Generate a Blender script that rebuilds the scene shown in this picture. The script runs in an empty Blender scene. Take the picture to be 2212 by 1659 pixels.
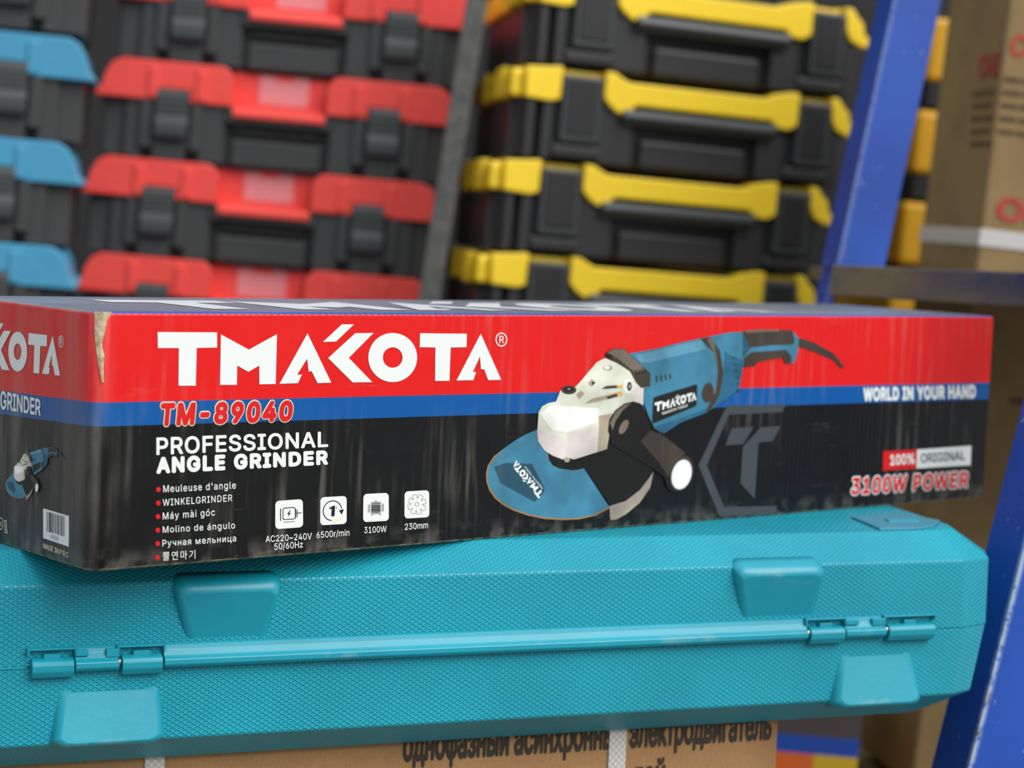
import bpy, bmesh, math, random
from mathutils import Vector, Matrix
from mathutils.geometry import tessellate_polygon
random.seed(7)
C = bpy.context.scene.collection
sc = bpy.context.scene

# ------------------------------------------------------------------ camera, world, lights, exposure
H = 1.0                                   # height of the lens above the floor
F_PX, CX, CY = 4555.305, 1106.0, 829.5    # focal length and centre for a 2212 x 1659 frame
RW = Matrix(((0.99613, 0.00343, 0.0878), (0.0878, -0.07782, -0.99309), (0.00343, 0.99696, -0.07782)))   # world axes seen from the lens
RWT = RW.transposed()
cam_d = bpy.data.cameras.new('camera'); cam = bpy.data.objects.new('camera', cam_d); C.objects.link(cam)
m = RWT @ Matrix(((1, 0, 0), (0, -1, 0), (0, 0, -1)))
q = m.to_quaternion(); q.normalize()
cam.matrix_world = Matrix.Translation((0, 0, H)) @ q.to_matrix().to_4x4()
cam_d.sensor_width = 36; cam_d.lens = 36 * F_PX / 2212
cam_d.clip_start = .05
cam_d.dof.use_dof = True; cam_d.dof.focus_distance = 1.10; cam_d.dof.aperture_fstop = 7.8
sc.camera = cam

w = bpy.data.worlds.new('world'); sc.world = w; w.use_nodes = True
nt = w.node_tree; nt.nodes.clear()
tc = nt.nodes.new('ShaderNodeTexCoord'); sx = nt.nodes.new('ShaderNodeSeparateXYZ')
rp = nt.nodes.new('ShaderNodeValToRGB'); mr = nt.nodes.new('ShaderNodeMapRange')
bg = nt.nodes.new('ShaderNodeBackground'); wo = nt.nodes.new('ShaderNodeOutputWorld')
mr.inputs['From Min'].default_value = -1; mr.inputs['From Max'].default_value = 1
nt.links.new(tc.outputs['Generated'], sx.inputs[0]); nt.links.new(sx.outputs['Z'], mr.inputs['Value'])
nt.links.new(mr.outputs[0], rp.inputs[0]); nt.links.new(rp.outputs[0], bg.inputs[0]); nt.links.new(bg.outputs[0], wo.inputs[0])
rp.color_ramp.elements[0].position = .25; rp.color_ramp.elements[0].color = (.10, .095, .09, 1)
rp.color_ramp.elements[1].position = .85; rp.color_ramp.elements[1].color = (.86, .93, 1.0, 1)
e = rp.color_ramp.elements.new(.55); e.color = (.42, .44, .46, 1)
bg.inputs['Strength'].default_value = 1.15

def sun(name, strength, angle, direction, color=(1, 1, 1)):
    d = bpy.data.lights.new(name, 'SUN'); d.energy = strength; d.angle = math.radians(angle); d.color = color
    o = bpy.data.objects.new(name, d); C.objects.link(o)
    o.rotation_euler = Vector(direction).to_track_quat('-Z', 'Y').to_euler()
    o.location = (0, -1, 3)
sun('daylight', 3.3, 45, (-.66, .56, -.82), (1, .97, .93))
sc.view_settings.view_transform = 'Standard'
sc.view_settings.look = 'None'
sc.view_settings.gamma = 1
sc.view_settings.use_curve_mapping = False
sc.view_settings.exposure = 0.0

# ------------------------------------------------------------------ materials
def lin(c):
    return tuple(((v / 255) / 12.92 if v / 255 <= .04045 else ((v / 255 + .055) / 1.055) ** 2.4) for v in c) + (1,)

class NT:
    def __init__(s, name):
        s.m = bpy.data.materials.new(name); s.m.use_nodes = True
        s.t = s.m.node_tree; s.b = s.t.nodes['Principled BSDF']; s.tc = None
    def co(s, k='Object'):
        if s.tc is None: s.tc = s.t.nodes.new('ShaderNodeTexCoord')
        return s.tc.outputs[k]
    def n(s, kind, **kw):
        nd = s.t.nodes.new(kind)
        for k, v in kw.items(): setattr(nd, k, v)
        return nd
    def L(s, a, b): s.t.links.new(a, b)
    def math(s, op, a, b=None, c=None, clamp=False):
        nd = s.n('ShaderNodeMath', operation=op); nd.use_clamp = clamp
        for i, v in enumerate((a, b, c)):
            if v is None: continue
            if isinstance(v, (int, float)): nd.inputs[i].default_value = v
            else: s.L(v, nd.inputs[i])
        return nd.outputs[0]
    def mix(s, f, a, b):
        nd = s.n('ShaderNodeMix', data_type='RGBA')
        if isinstance(f, (int, float)): nd.inputs[0].default_value = f
        else: s.L(f, nd.inputs[0])
        for i, v in ((6, a), (7, b)):
            if isinstance(v, tuple): nd.inputs[i].default_value = v
            else: s.L(v, nd.inputs[i])
        return nd.outputs[2]
    def noise(s, scale, detail=3, vec=None, sc3=None, rough=.5):
        nd = s.n('ShaderNodeTexNoise'); nd.inputs['Scale'].default_value = scale; nd.inputs['Detail'].default_value = detail
        nd.inputs['Roughness'].default_value = rough
        v = vec or s.co()
        if sc3:
            mp = s.n('ShaderNodeMapping'); mp.inputs['Scale'].default_value = sc3; s.L(v, mp.inputs[0]); v = mp.outputs[0]
        s.L(v, nd.inputs['Vector']); return nd.outputs[0]
    def ramp(s, v, a, b, x=0., y=1.):
        nd = s.n('ShaderNodeMapRange'); nd.inputs['From Min'].default_value = a; nd.inputs['From Max'].default_value = b
        nd.inputs['To Min'].default_value = x; nd.inputs['To Max'].default_value = y; s.L(v, nd.inputs[0]); return nd.outputs[0]
    def bump(s, h, strength, dist):
        nd = s.n('ShaderNodeBump'); nd.inputs['Strength'].default_value = strength; nd.inputs['Distance'].default_value = dist
        s.L(h, nd.inputs['Height']); s.L(nd.outputs[0], s.b.inputs['Normal'])

def mat(name, rgb, rough=.5, var=.08, spec=.5, metal=0, bump=.0, nscale=30, coat=0):
    s = NT(name); s.b.inputs['Roughness'].default_value = rough; s.b.inputs['Metallic'].default_value = metal
    s.b.inputs['Specular IOR Level'].default_value = spec; s.b.inputs['Coat Weight'].default_value = coat
    c = lin(rgb); d = tuple(min(1, v * (1 - var * 2)) for v in c[:3]) + (1,)
    nz = s.noise(nscale, 4)
    s.L(s.mix(s.ramp(nz, .35, .7), c, d), s.b.inputs['Base Color'])
    if bump: s.bump(nz, bump, .002)
    return s.m

def print_mat(name, rgb, rough=.38, scuff=.5):
    """ink on laminated cardboard: flat colour with fine pale rubbing marks"""
    s = NT(name); s.b.inputs['Roughness'].default_value = rough
    s.b.inputs['Specular IOR Level'].default_value = .32
    c = lin(rgb)
    a = s.noise(60, 5, sc3=(1.5, 1.5, .18)); b = s.noise(9, 3)
    f = s.math('MULTIPLY', s.ramp(a, .56, .78), s.ramp(b, .42, .62), clamp=True)
    s.L(s.mix(s.math('MULTIPLY', f, scuff * .35), c, lin((170, 165, 160))), s.b.inputs['Base Color'])
    return s.m

M = {}
M['white'] = print_mat('white_ink', (222, 225, 222), .42, .3)
M['offwhite'] = print_mat('cream_ink', (232, 222, 190), .42, .3)
M['redink'] = print_mat('red_ink', (206, 22, 24), .38, .4)
M['blackink'] = print_mat('black_ink', (18, 18, 20), .34, .6)
M['greyink'] = print_mat('grey_ink', (62, 68, 72), .36, .6)
M['navyink'] = print_mat('navy_ink', (20, 22, 38), .38, .1)
def pm(name, rgb):      # printed photograph: tones drift a little inside each area
    M[name] = m_ = print_mat(name, rgb, .38, .25); t_ = m_.node_tree; mx = next(n_ for n_ in t_.nodes if n_.bl_idname == 'ShaderNodeMix')
    tc_ = next(n_ for n_ in t_.nodes if n_.bl_idname == 'ShaderNodeTexCoord'); nz = t_.nodes.new('ShaderNodeTexNoise'); nz.inputs['Scale'].default_value = 42; nz.inputs['Detail'].default_value = 2
    m2 = t_.nodes.new('ShaderNodeMix'); m2.data_type = 'RGBA'; mp_ = t_.nodes.new('ShaderNodeMapRange'); mp_.inputs['From Min'].default_value = .3; mp_.inputs['From Max'].default_value = .7
    t_.links.new(tc_.outputs['Object'], nz.inputs['Vector']); t_.links.new(nz.outputs[0], mp_.inputs[0]); t_.links.new(mp_.outputs[0], m2.inputs[0])
    m2.inputs[6].default_value = lin(tuple(v * .86 for v in rgb)); m2.inputs[7].default_value = lin(tuple(min(255, v * 1.10) for v in rgb)); t_.links.new(m2.outputs[2], mx.inputs[6])
for n_, c_ in dict(pic_blue=(60, 120, 146), pic_blue_light=(90, 144, 170), pic_blue_dark=(40, 96, 126), pic_teal=(36, 74, 90), pic_black=(20, 20, 17), pic_brown=(62, 54, 46),
                   pic_brown_light=(108, 98, 86), pic_silver=(206, 207, 190), pic_silver_light=(232, 232, 224), pic_silver_pink=(206, 194, 190), pic_silver_dark=(160, 148, 126),
                   pic_tan=(150, 112, 72), pic_gold=(222, 170, 84), pic_grey=(150, 138, 128), pic_panel=(24, 26, 26)).items(): pm(n_, c_)

# ------------------------------------------------------------------ mesh helpers
def link(name, me, parent=None, mats=()):
    o = bpy.data.objects.new(name, me); C.objects.link(o)
    for x in mats: me.materials.append(x)
    if parent is not None: o.parent = parent
    return o
def empty(name, mw, label, cat, group=None):
    o = bpy.data.objects.new(name, None); C.objects.link(o); o.matrix_world = mw; o.empty_display_size = .02
    o['label'] = label; o['category'] = cat
    if group: o['group'] = group
    return o
def tag(o, label, cat, group=None):
    o['label'] = label; o['category'] = cat
    if group: o['group'] = group
    return o
def structure(o): o['kind'] = 'structure'; return o

class B:
    """collects bevelled solids into one mesh"""
    def __init__(s): s.bm = bmesh.new()
    def _add(s, t, bev=0, seg=2, mi=0, smooth=False, sel=None):
        if bev:
            es = [e for e in t.edges if (sel is None or sel(e))]
            bmesh.ops.bevel(t, geom=es, offset=bev, segments=seg, profile=.5, affect='EDGES', clamp_overlap=True)
        for f in t.faces: f.material_index = mi; f.smooth = smooth
        bmesh.ops.recalc_face_normals(t, faces=t.faces)
        me = bpy.data.meshes.new('tmp'); t.to_mesh(me); t.free(); s.bm.from_mesh(me); bpy.data.meshes.remove(me)
    def box(s, x0, x1, y0, y1, z0, z1, bev=0, seg=2, mi=0):
        t = bmesh.new(); bmesh.ops.create_cube(t, size=1)
        for v in t.verts: v.co = Vector(((x0 + x1) / 2 + v.co.x * (x1 - x0), (y0 + y1) / 2 + v.co.y * (y1 - y0), (z0 + z1) / 2 + v.co.z * (z1 - z0)))
        s._add(t, bev, seg, mi); return s
    def prism(s, pts, axis, a, b, bev=0, seg=2, mi=0, smooth=False):
        """pts 2D: axis 'y' -> (x,z), 'x' -> (y,z), 'z' -> (x,y)"""
        t = bmesh.new()
        def P(p, d): return {'y': (p[0], d, p[1]), 'x': (d, p[0], p[1]), 'z': (p[0], p[1], d)}[axis]
        A = [t.verts.new(P(p, a)) for p in pts]; Bv = [t.verts.new(P(p, b)) for p in pts]
        t.faces.new(A); t.faces.new(Bv[::-1]); n = len(pts)
        for i in range(n): t.faces.new((A[i], Bv[i], Bv[(i + 1) % n], A[(i + 1) % n]))
        bmesh.ops.recalc_face_normals(t, faces=t.faces)
        s._add(t, bev, seg, mi, smooth); return s
    def loft(s, rings, mi=0, smooth=False, cap=True, bev=0):
        t = bmesh.new(); R = [[t.verts.new(p) for p in r] for r in rings]; n = len(rings[0])
        for k in range(len(R) - 1):
            for i in range(n): t.faces.new((R[k][i], R[k][(i + 1) % n], R[k + 1][(i + 1) % n], R[k + 1][i]))
        if cap: t.faces.new(R[0][::-1]); t.faces.new(R[-1])
        s._add(t, bev, 2, mi, smooth); return s
    def cyl(s, p0, p1, r, n=16, mi=0, smooth=True):
        p0, p1 = Vector(p0), Vector(p1); d = (p1 - p0).normalized()
        u = d.orthogonal().normalized(); v = d.cross(u)
        rg = lambda c: [c + (u * math.cos(a) + v * math.sin(a)) * r for a in [2 * math.pi * i / n for i in range(n)]]
        return s.loft([rg(p0), rg(p1)], mi, smooth)
    def obj(s, name, mats, parent=None):
        me = bpy.data.meshes.new(name); s.bm.to_mesh(me); s.bm.free()
        return link(name, me, parent, mats if isinstance(mats, (list, tuple)) else [mats])

# ------------------------------------------------------------------ room: back wall, floor
wm = NT('dark_wall_paint'); wm.b.inputs['Roughness'].default_value = .8
wm.L(wm.mix(wm.ramp(wm.noise(3, 4), .3, .7), lin((30, 30, 31)), lin((42, 42, 43))), wm.b.inputs['Base Color'])
fm = NT('concrete_floor'); fm.b.inputs['Roughness'].default_value = .7
fm.L(fm.mix(fm.ramp(fm.noise(6, 6), .3, .7), lin((92, 90, 86)), lin((118, 115, 110))), fm.b.inputs['Base Color'])
structure(B().box(-3, 3.5, 3.0, 3.1, 0, 2.8).obj('wall_back', wm.m))
structure(B().box(-3, 3.5, -1.5, 3.1, -.05, 0).obj('floor', fm.m))

# ------------------------------------------------------------------ the foreground pile: frames
RB = Matrix(((0.76896, -0.63793, 0.04183), (-0.01781, -0.08679, -0.99607), (0.63905, 0.76519, -0.0781)))
TB = Vector((-0.20251, 0.0904, 1.01216))
RC = Matrix(((0.92371, -0.38081, 0.04183), (0.00876, -0.08816, -0.99607), (0.383, 0.92044, -0.0781)))
TC = Vector((-0.23655, 0.08577, 1.05299))
def pose(R, T):
    q = (RWT @ R).to_quaternion(); q.normalize()
    return Matrix.Translation(RWT @ T + Vector((0, 0, H))) @ q.to_matrix().to_4x4()
MB_, MC_ = pose(RB, TB), pose(RC, TC)
BL, BD, BH = .6858, .1469, .125

def face_coord(x, y, R, T, axis, val):
    """where on a flat face of the carton the artwork seen at a point of the photograph is printed"""
    d = Vector(((x - CX) / F_PX, (y - CY) / F_PX, 1)); a = (R.transposed() @ d); b = (R.transposed() @ (-T))
    return a * ((val - b[axis]) / a[axis]) + b
def bf(x, y): p = face_coord(x, y, RB, TB, 1, 0); return (p.x, p.z)
def be(x, y): p = face_coord(x, y, RB, TB, 0, 0); return (p.y, p.z)

# ---- printed artwork: thin ink layers on a face
FACES = {'front': lambda u, v, l: (u, -.00012 - .00005 * l, v), 'end': lambda u, v, l: (-.00012 - .00005 * l, u, v),
         'top': lambda u, v, l: (u, v, BH + .00012 + .00005 * l)}
GLY = {}
FONT = None
try:      # the sans-serif face that ships inside Blender itself; the built-in letter shapes serve if it is absent
    import os
    fp = os.path.join(bpy.utils.system_resource('DATAFILES'), 'fonts', 'Inter.woff2')
    if os.path.exists(fp): FONT = bpy.data.fonts.load(fp)
except Exception: FONT = None
def glyphs(txt, bold=0., spacing=1., shear=0.):
    own = FONT and not any(ord(c_) > 0x3000 for c_ in txt)
    k = (txt, bold, spacing, shear)
    if k in GLY: return GLY[k]
    cu = bpy.data.curves.new('t', 'FONT'); cu.body = txt; cu.space_character = spacing; cu.shear = shear
    cu.resolution_u = 3
    if own: cu.font = FONT
    cu.fill_mode = 'NONE'
    ob = bpy.data.objects.new('t', cu); C.objects.link(ob)
    me = bpy.data.meshes.new_from_object(ob)
    co = [(v.co.x, v.co.y) for v in me.vertices]; nb = {}
    for e_ in me.edges:
        a, b_ = e_.vertices; nb.setdefault(a, []).append(b_); nb.setdefault(b_, []).append(a)
    bpy.data.objects.remove(ob); bpy.data.curves.remove(cu); bpy.data.meshes.remove(me)
    seen, loops = set(), []
    for st in sorted(nb):
        if st in seen: continue
        L_, cur, prev = [st], st, None; seen.add(st)
        while True:
            nx = [n_ for n_ in nb[cur] if n_ not in seen]
            if not nx: break
            cur = min(nx, key=lambda n_: abs(n_ - cur)); seen.add(cur); L_.append(cur)
        pts_ = [co[i_] for i_ in L_]
        if L_[0] in nb and len(L_) > 2:
            # keep the drawing direction: vertices were created in order along the outline
            if len(L_) > 2 and L_[1] != L_[0] + 1: pts_ = [pts_[0]] + pts_[1:][::-1]
            loops.append(pts_)
    # fill by winding number, one letter at a time, as a stack of thin trapezoids
    V, P = [], []; groups = []
    for P_ in sorted(loops, key=lambda q_: min(x for x, _ in q_)):
        x0_, x1_ = min(x for x, _ in P_), max(x for x, _ in P_)
        if groups and x0_ < groups[-1][1]: groups[-1][0].append(P_); groups[-1][1] = max(groups[-1][1], x1_)
        else: groups.append([[P_], x1_])
    for g_, _ in groups:
        E_ = []
        for P_ in g_:
            for a, b_ in zip(P_, P_[1:] + P_[:1]):
                if abs(a[1] - b_[1]) > 1e-7: E_.append((a, b_, 1) if a[1] < b_[1] else (b_, a, -1))
        ys = {round(p_[1], 5) for e_ in E_ for p_ in e_[:2]}
        for i1 in range(len(E_)):
            (ax, ay), (bx_, by), _w = E_[i1]
            for i2 in range(i1 + 1, len(E_)):
                (cx_, cy_), (dx, dy), _w = E_[i2]
                if by <= cy_ or dy <= ay: continue
                den = (bx_ - ax) * (dy - cy_) - (by - ay) * (dx - cx_)
                if abs(den) < 1e-12: continue
                t_ = ((cx_ - ax) * (dy - cy_) - (cy_ - ay) * (dx - cx_)) / den; u_ = ((cx_ - ax) * (by - ay) - (cy_ - ay) * (bx_ - ax)) / den
                if 0 < t_ < 1 and 0 < u_ < 1: ys.add(round(ay + t_ * (by - ay), 5))
        ys = sorted(ys)
        for ya, yb in zip(ys[:-1], ys[1:]):
            ym = (ya + yb) / 2; row = []
            for (ax, ay), (bx_, by), w_ in E_:
                if ay < ym < by:
                    f_ = lambda y_: ax + (bx_ - ax) * (y_ - ay) / (by - ay)
                    row.append((f_(ym), f_(ya), f_(yb), w_))
            row.sort(); wn = 0; st_ = None
            for rr_ in row:
                if wn == 0: st_ = rr_
                wn += rr_[3]
                if wn == 0:
                    b_ = len(V); V += [(st_[1], ya, 0), (rr_[1], ya, 0), (rr_[2], yb, 0), (st_[2], yb, 0)]; P.append((b_, b_ + 1, b_ + 2, b_ + 3))
    if bold:      # heavier strokes: the same outlines laid over themselves a little way off in every direction
        n_ = 12 if bold > .02 else 8; V0, P0 = V, P; V, P = [], []
        for i in range(n_):
            a = 2 * math.pi * i / n_; b_ = len(V)
            V += [(x + bold * math.cos(a), y + bold * math.sin(a), i + k0) for x, y, k0 in V0]; P += [tuple(b_ + j for j in p_) for p_ in P0]
    GLY[k] = (V, P); return GLY[k]
def cap_h():
    V, _ = glyphs('H'); return max(v[1] for v in V)
CAPH = cap_h()

class Art:
    def __init__(s, face, pxmap):
        s.face = FACES[face]; s.px = pxmap; s.v = []; s.f = []; s.mi = []; s.mats = []
    def m(s, name):
        if name not in s.mats: s.mats.append(name)
        return s.mats.index(name)
    def raw(s, pts, faces, layer, mname):
        b = len(s.v); s.v += [s.face(p[0], p[1], layer + (p[2] * .25 if len(p) > 2 else 0)) for p in pts]
        for f in faces: s.f.append(tuple(b + i for i in f)); s.mi.append(s.m(mname))
    def poly(s, pts, layer, mname, fn=None, holes=(), faced=False):
        fn = fn or (lambda x, y: (x, y))
        loops = [pts] + list(holes); allp = [p for L_ in loops for p in L_]
        tri = tessellate_polygon([[Vector((p[0], p[1], 0)) for p in L_] for L_ in loops])
        if faced: P = [fn(*p) for p in allp]
        else: P = [s.px(*fn(*p)) for p in allp]
        s.raw(P, tri, layer, mname)
    def ell(s, cx_, cy_, rx, ry, layer, mname, fn=None, rot=0, hole=None, n=40):
        c, sn = math.cos(rot), math.sin(rot)
        R = lambda a, b: [(cx_ + a * math.cos(t) * c - b * math.sin(t) * sn, cy_ + a * math.cos(t) * sn + b * math.sin(t) * c) for t in [2 * math.pi * i / n for i in range(n)]]
        s.poly(R(rx, ry), layer, mname, fn, [R(*hole)] if hole else ())
    def line(s, pts, w_, layer, mname, fn=None):
        for a, b in zip(pts[:-1], pts[1:]):
            d = Vector((b[0] - a[0], b[1] - a[1])); l = d.length or 1; n = Vector((-d.y, d.x)) / l * w_ / 2; e_ = d / l * w_ / 4
            s.poly([(a[0] + n.x - e_.x, a[1] + n.y - e_.y), (b[0] + n.x + e_.x, b[1] + n.y + e_.y), (b[0] - n.x + e_.x, b[1] - n.y + e_.y), (a[0] - n.x - e_.x, a[1] - n.y - e_.y)], layer, mname, fn)
    def text(s, txt, bl, br, cap, layer, mname, bold=0., capr=None, up=None, fn=None, spacing=1., shear=0., ref=None):
        """bl, br: ends of the baseline, cap: capital height, all in photo pixels"""
        fn = fn or (lambda x, y: (x, y)); capr = capr or cap
        V, P = glyphs(txt, bold, spacing, shear)
        RV = glyphs(txt, ref, spacing, shear)[0] if ref is not None else V
        x0, x1 = min(v[0] for v in RV), max(v[0] for v in RV)
        out = []
        for x, y, lay_ in V:
            t = (x - x0) / (x1 - x0); c = (cap + (capr - cap) * t) * y / CAPH
            uv = up or (0, -1)
            out.append(s.px(*fn(bl[0] + (br[0] - bl[0]) * t + uv[0] * c, bl[1] + (br[1] - bl[1]) * t + uv[1] * c)) + (lay_,))
        s.raw(out, P, layer, mname)
    def obj(s, name, parent):
        me = bpy.data.meshes.new(name); me.from_pydata(s.v, [], s.f)
        for p, i in zip(me.polygons, s.mi): p.material_index = i
        bm = bmesh.new(); bm.from_mesh(me)
        # every ink layer faces outwards
        out = (Vector(s.face(0, 0, 5)) - Vector(s.face(0, 0, 0))).normalized()
        bm.normal_update()
        bmesh.ops.reverse_faces(bm, faces=[f for f in bm.faces if f.normal.dot(out) < 0])
        bm.to_mesh(me); bm.free()
        return link(name, me, parent, [M[k] for k in s.mats])

# ---- carton skin
def carton_skin():
    s = NT('printed_carton'); s.b.inputs['Roughness'].default_value = .34
    s.b.inputs['Specular IOR Level'].default_value = .32
    sp = s.n('ShaderNodeSeparateXYZ'); s.L(s.co(), sp.inputs[0]); X, Y, Z = sp.outputs
    def band(pl, pr, pe):
        (xl, zl), (xr, zr) = bf(*pl), bf(*pr); b = (zr - zl) / (xr - xl); a = zl - b * xl
        ye, ze = be(*pe); c = (ze - a) / ye
        return s.math('SUBTRACT', Z, s.math('ADD', s.math('ADD', s.math('MULTIPLY', X, b), a), s.math('MULTIPLY', Y, c)))
    t1 = band((203, 870), (2142, 826), (0, 843)); t2 = band((203, 922), (2142, 862), (0, 894))
    f1 = s.math('GREATER_THAN', t1, 0); f2 = s.math('GREATER_THAN', t2, 0)
    red, blue, black = lin((212, 20, 18)), lin((0, 80, 148)), lin((9, 9, 10))
    ink = s.mix(f1, s.mix(f2, black, blue), red)
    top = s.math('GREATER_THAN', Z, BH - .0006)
    sheen = s.ramp(s.noise(7, 5, sc3=(.6, 2, 1)), .3, .7, .35, .75)  # glancing reflection on the top, painted in as pale blue-grey colour
    topc = s.mix(s.math('LESS_THAN', Y, .0075), s.mix(sheen, lin((66, 76, 96)), lin((134, 142, 156))), lin((0, 84, 165)))
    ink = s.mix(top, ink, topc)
    # rubbed streaks along the flutes, cloudy scuffs on the lower part and the worn edges
    st = s.noise(170, 4, sc3=(1, 1, .06)); cl = s.noise(14, 4)
    f = s.math('MULTIPLY', s.ramp(st, .5, .72), s.ramp(cl, .45, .7), clamp=True)
    low = s.math('MULTIPLY', s.ramp(Z, .012, .0, 0, 1), s.ramp(s.noise(90, 5), .46, .62), clamp=True)
    scr = s.ramp(s.noise(40, 8, sc3=(.4, 1, 2.5), rough=.75), .60, .70)
    corner = s.math('MULTIPLY', s.ramp(X, .016, .004), s.ramp(s.noise(60, 5, sc3=(1, 1, .12)), .45, .7), clamp=True)
    crease = s.math('MULTIPLY', s.ramp(s.math('ABSOLUTE', s.math('SUBTRACT', X, .0022)), .0030, .0006), s.ramp(s.noise(45, 4, sc3=(1, 1, .35)), .35, .6), clamp=True)
    tot = s.math('ADD', s.math('MULTIPLY', crease, .38), s.math('ADD', s.math('MULTIPLY', f, .26), s.math('ADD', s.math('MULTIPLY', low, .22), s.math('ADD', s.math('MULTIPLY', scr, .09), s.math('MULTIPLY', corner, .20)))), clamp=True)
    edge = s.math('LESS_THAN', Z, .0012)
    col = s.mix(tot, ink, lin((150, 146, 138)))
    col = s.mix(s.math('MULTIPLY', edge, s.ramp(s.noise(120, 4), .4, .6, .2, .8)), col, lin((150, 135, 105)))
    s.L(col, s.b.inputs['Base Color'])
    flute = s.math('SINE', s.math('MULTIPLY', X, 2 * math.pi / .0042))
    h = s.math('ADD', s.math('MULTIPLY', flute, .10), s.math('ADD', s.noise(18, 3), s.math('MULTIPLY', st, .25)))
    s.bump(h, .22, .003)
    s.L(s.ramp(s.noise(50, 4), .3, .7, .3, .42), s.b.inputs['Roughness'])
    return s.m
M['carton'] = carton_skin()

def rounded_rect(x0, x1, y0, y1, rs, n=6):
    """rs: radii at (x0,y0), (x1,y0), (x1,y1), (x0,y1)"""
    pts = []
    for (cx_, cy_, r, a0) in ((x0 + rs[0], y0 + rs[0], rs[0], 180), (x1 - rs[1], y0 + rs[1], rs[1], 270), (x1 - rs[2], y1 - rs[2], rs[2], 0), (x0 + rs[3], y1 - rs[3], rs[3], 90)):
        for i in range(n + 1):
            a = math.radians(a0 + 90 * i / n); pts.append((cx_ + r * math.cos(a), cy_ + r * math.sin(a)))
    return pts
RFL = .0075
gbox = empty('angle_grinder_box', MB_, 'long red, blue and black box printed with an angle grinder, on the turquoise case', 'cardboard box')
b = B(); rings = []
for z, ins in ((0, .0012), (.0005, .0004), (.0015, 0), (BH - .0015, 0), (BH - .0005, .0004), (BH, .0013)):
    rings.append([(x, y, z) for x, y in rounded_rect(ins, BL - ins, ins, BD - ins, (RFL, .003, .003, .004), 8)])
b.loft(rings)
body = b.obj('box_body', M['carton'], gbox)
for p in body.data.polygons: p.use_smooth = abs(p.normal.z) < .5 and abs(p.normal.x) < .999 and abs(p.normal.y) < .999

# torn corner: bare board showing
tm = NT('torn_cardboard'); tm.b.inputs['Roughness'].default_value = .9
tm.L(tm.mix(tm.ramp(tm.noise(300, 4), .3, .7), lin((214, 200, 164)), lin((150, 132, 100))), tm.b.inputs['Base Color']); tm.bump(tm.noise(400, 3), .5, .001)
def corner_y(x):
    if x >= RFL: return 0
    return RFL - math.sqrt(max(0, RFL ** 2 - (RFL - x) ** 2))
tv, tf = [], []
edgeL = [(.0008, .1252), (.0010, .121), (.0010, .116), (.0014, .110), (.0020, .104), (.0028, .098), (.0040, .0915)]
edgeR = [(.0075, .1252), (.0052, .121), (.0046, .116), (.0034, .110), (.0046, .104), (.0042, .098), (.0045, .0915)]
for (a, z), (c, _) in zip(edgeL, edgeR):
    a = max(a, .0008)
    for i in range(5):
        x = a + (c - a) * i / 4; tv.append((x, corner_y(x) - .0003 - .0004 * math.sin(i / 4 * math.pi), min(z, BH + .0003)))
for k in range(len(edgeL) - 1):
    for i in range(4): tf.append((k * 5 + i, k * 5 + i + 1, k * 5 + i + 6, k * 5 + i + 5))
me = bpy.data.meshes.new('torn_edge'); me.from_pydata(tv, [], tf)
te = link('torn_edge', me, gbox, [tm.m]); te['label'] = 'bare torn cardboard strip'
sm_ = te.modifiers.new('s', 'SOLIDIFY'); sm_.thickness = .0003

# ---- the big lettering. Outlines in the drawing's own coordinates
LOGO = [
 [(55,103),(410,105),(410,195),(288,198),(283,423),(180,423),(182,198),(57,198)],
 [(433,117),(600,208),(768,115),(760,413),(663,415),(662,303),(597,340),(530,303),(528,418),(428,418)],
 [(950,110),(1092,405),(1010,408),(975,337),(957,338),(948,262),(888,358),(917,357),(893,408),(783,412)],
 [(1155,57),(1228,57),(1120,160),(1042,162)],
 [(1235,110),(1345,108),(1197,257),(1337,402),(1220,404),(1073,258)],
 [(1622,110),(1902,113),(1900,193),(1805,195),(1798,394),(1712,395),(1714,195),(1620,193)],
 [(1985,113),(2107,388),(2030,390),(2005,325),(1987,325),(1980,248),(1937,342),(1957,342),(1940,390),(1840,392)]]
def logo(art, layer, mname, fn, reg=True):
    for p in LOGO: art.poly(p, layer, mname, fn)
    art.ell(1459, 255, 146, 147, layer, mname, fn, hole=(59, 61))
    if reg:
        art.ell(2108, 148, 35, 42, layer, mname, fn, hole=(29, 35))
        art.text('R', (2095, 168), (2122, 168), 42, layer, mname, .01, fn=fn)
z2 = lambda X, Y: (320 + X / 2.765, 680 + Y / 2.765)
z3 = lambda X, Y: (1020 + X / 2.572, 680 + Y / 2.572)
z4 = lambda X, Y: (1480 + X / 3.022, 640 + Y / 3.022)
def logo_uv(X, Y):   # unit square of the word: u 0..1, v 0 (baseline) .. 1
    u = (X - 55) / 2052; top = 103 + 8 * u; bot = 423 - 33 * u
    return u, (bot - Y) / (bot - top)
A = Art('front', bf); logo(A, 3, 'white', z2); A.obj('brand_lettering', gbox)

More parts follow.
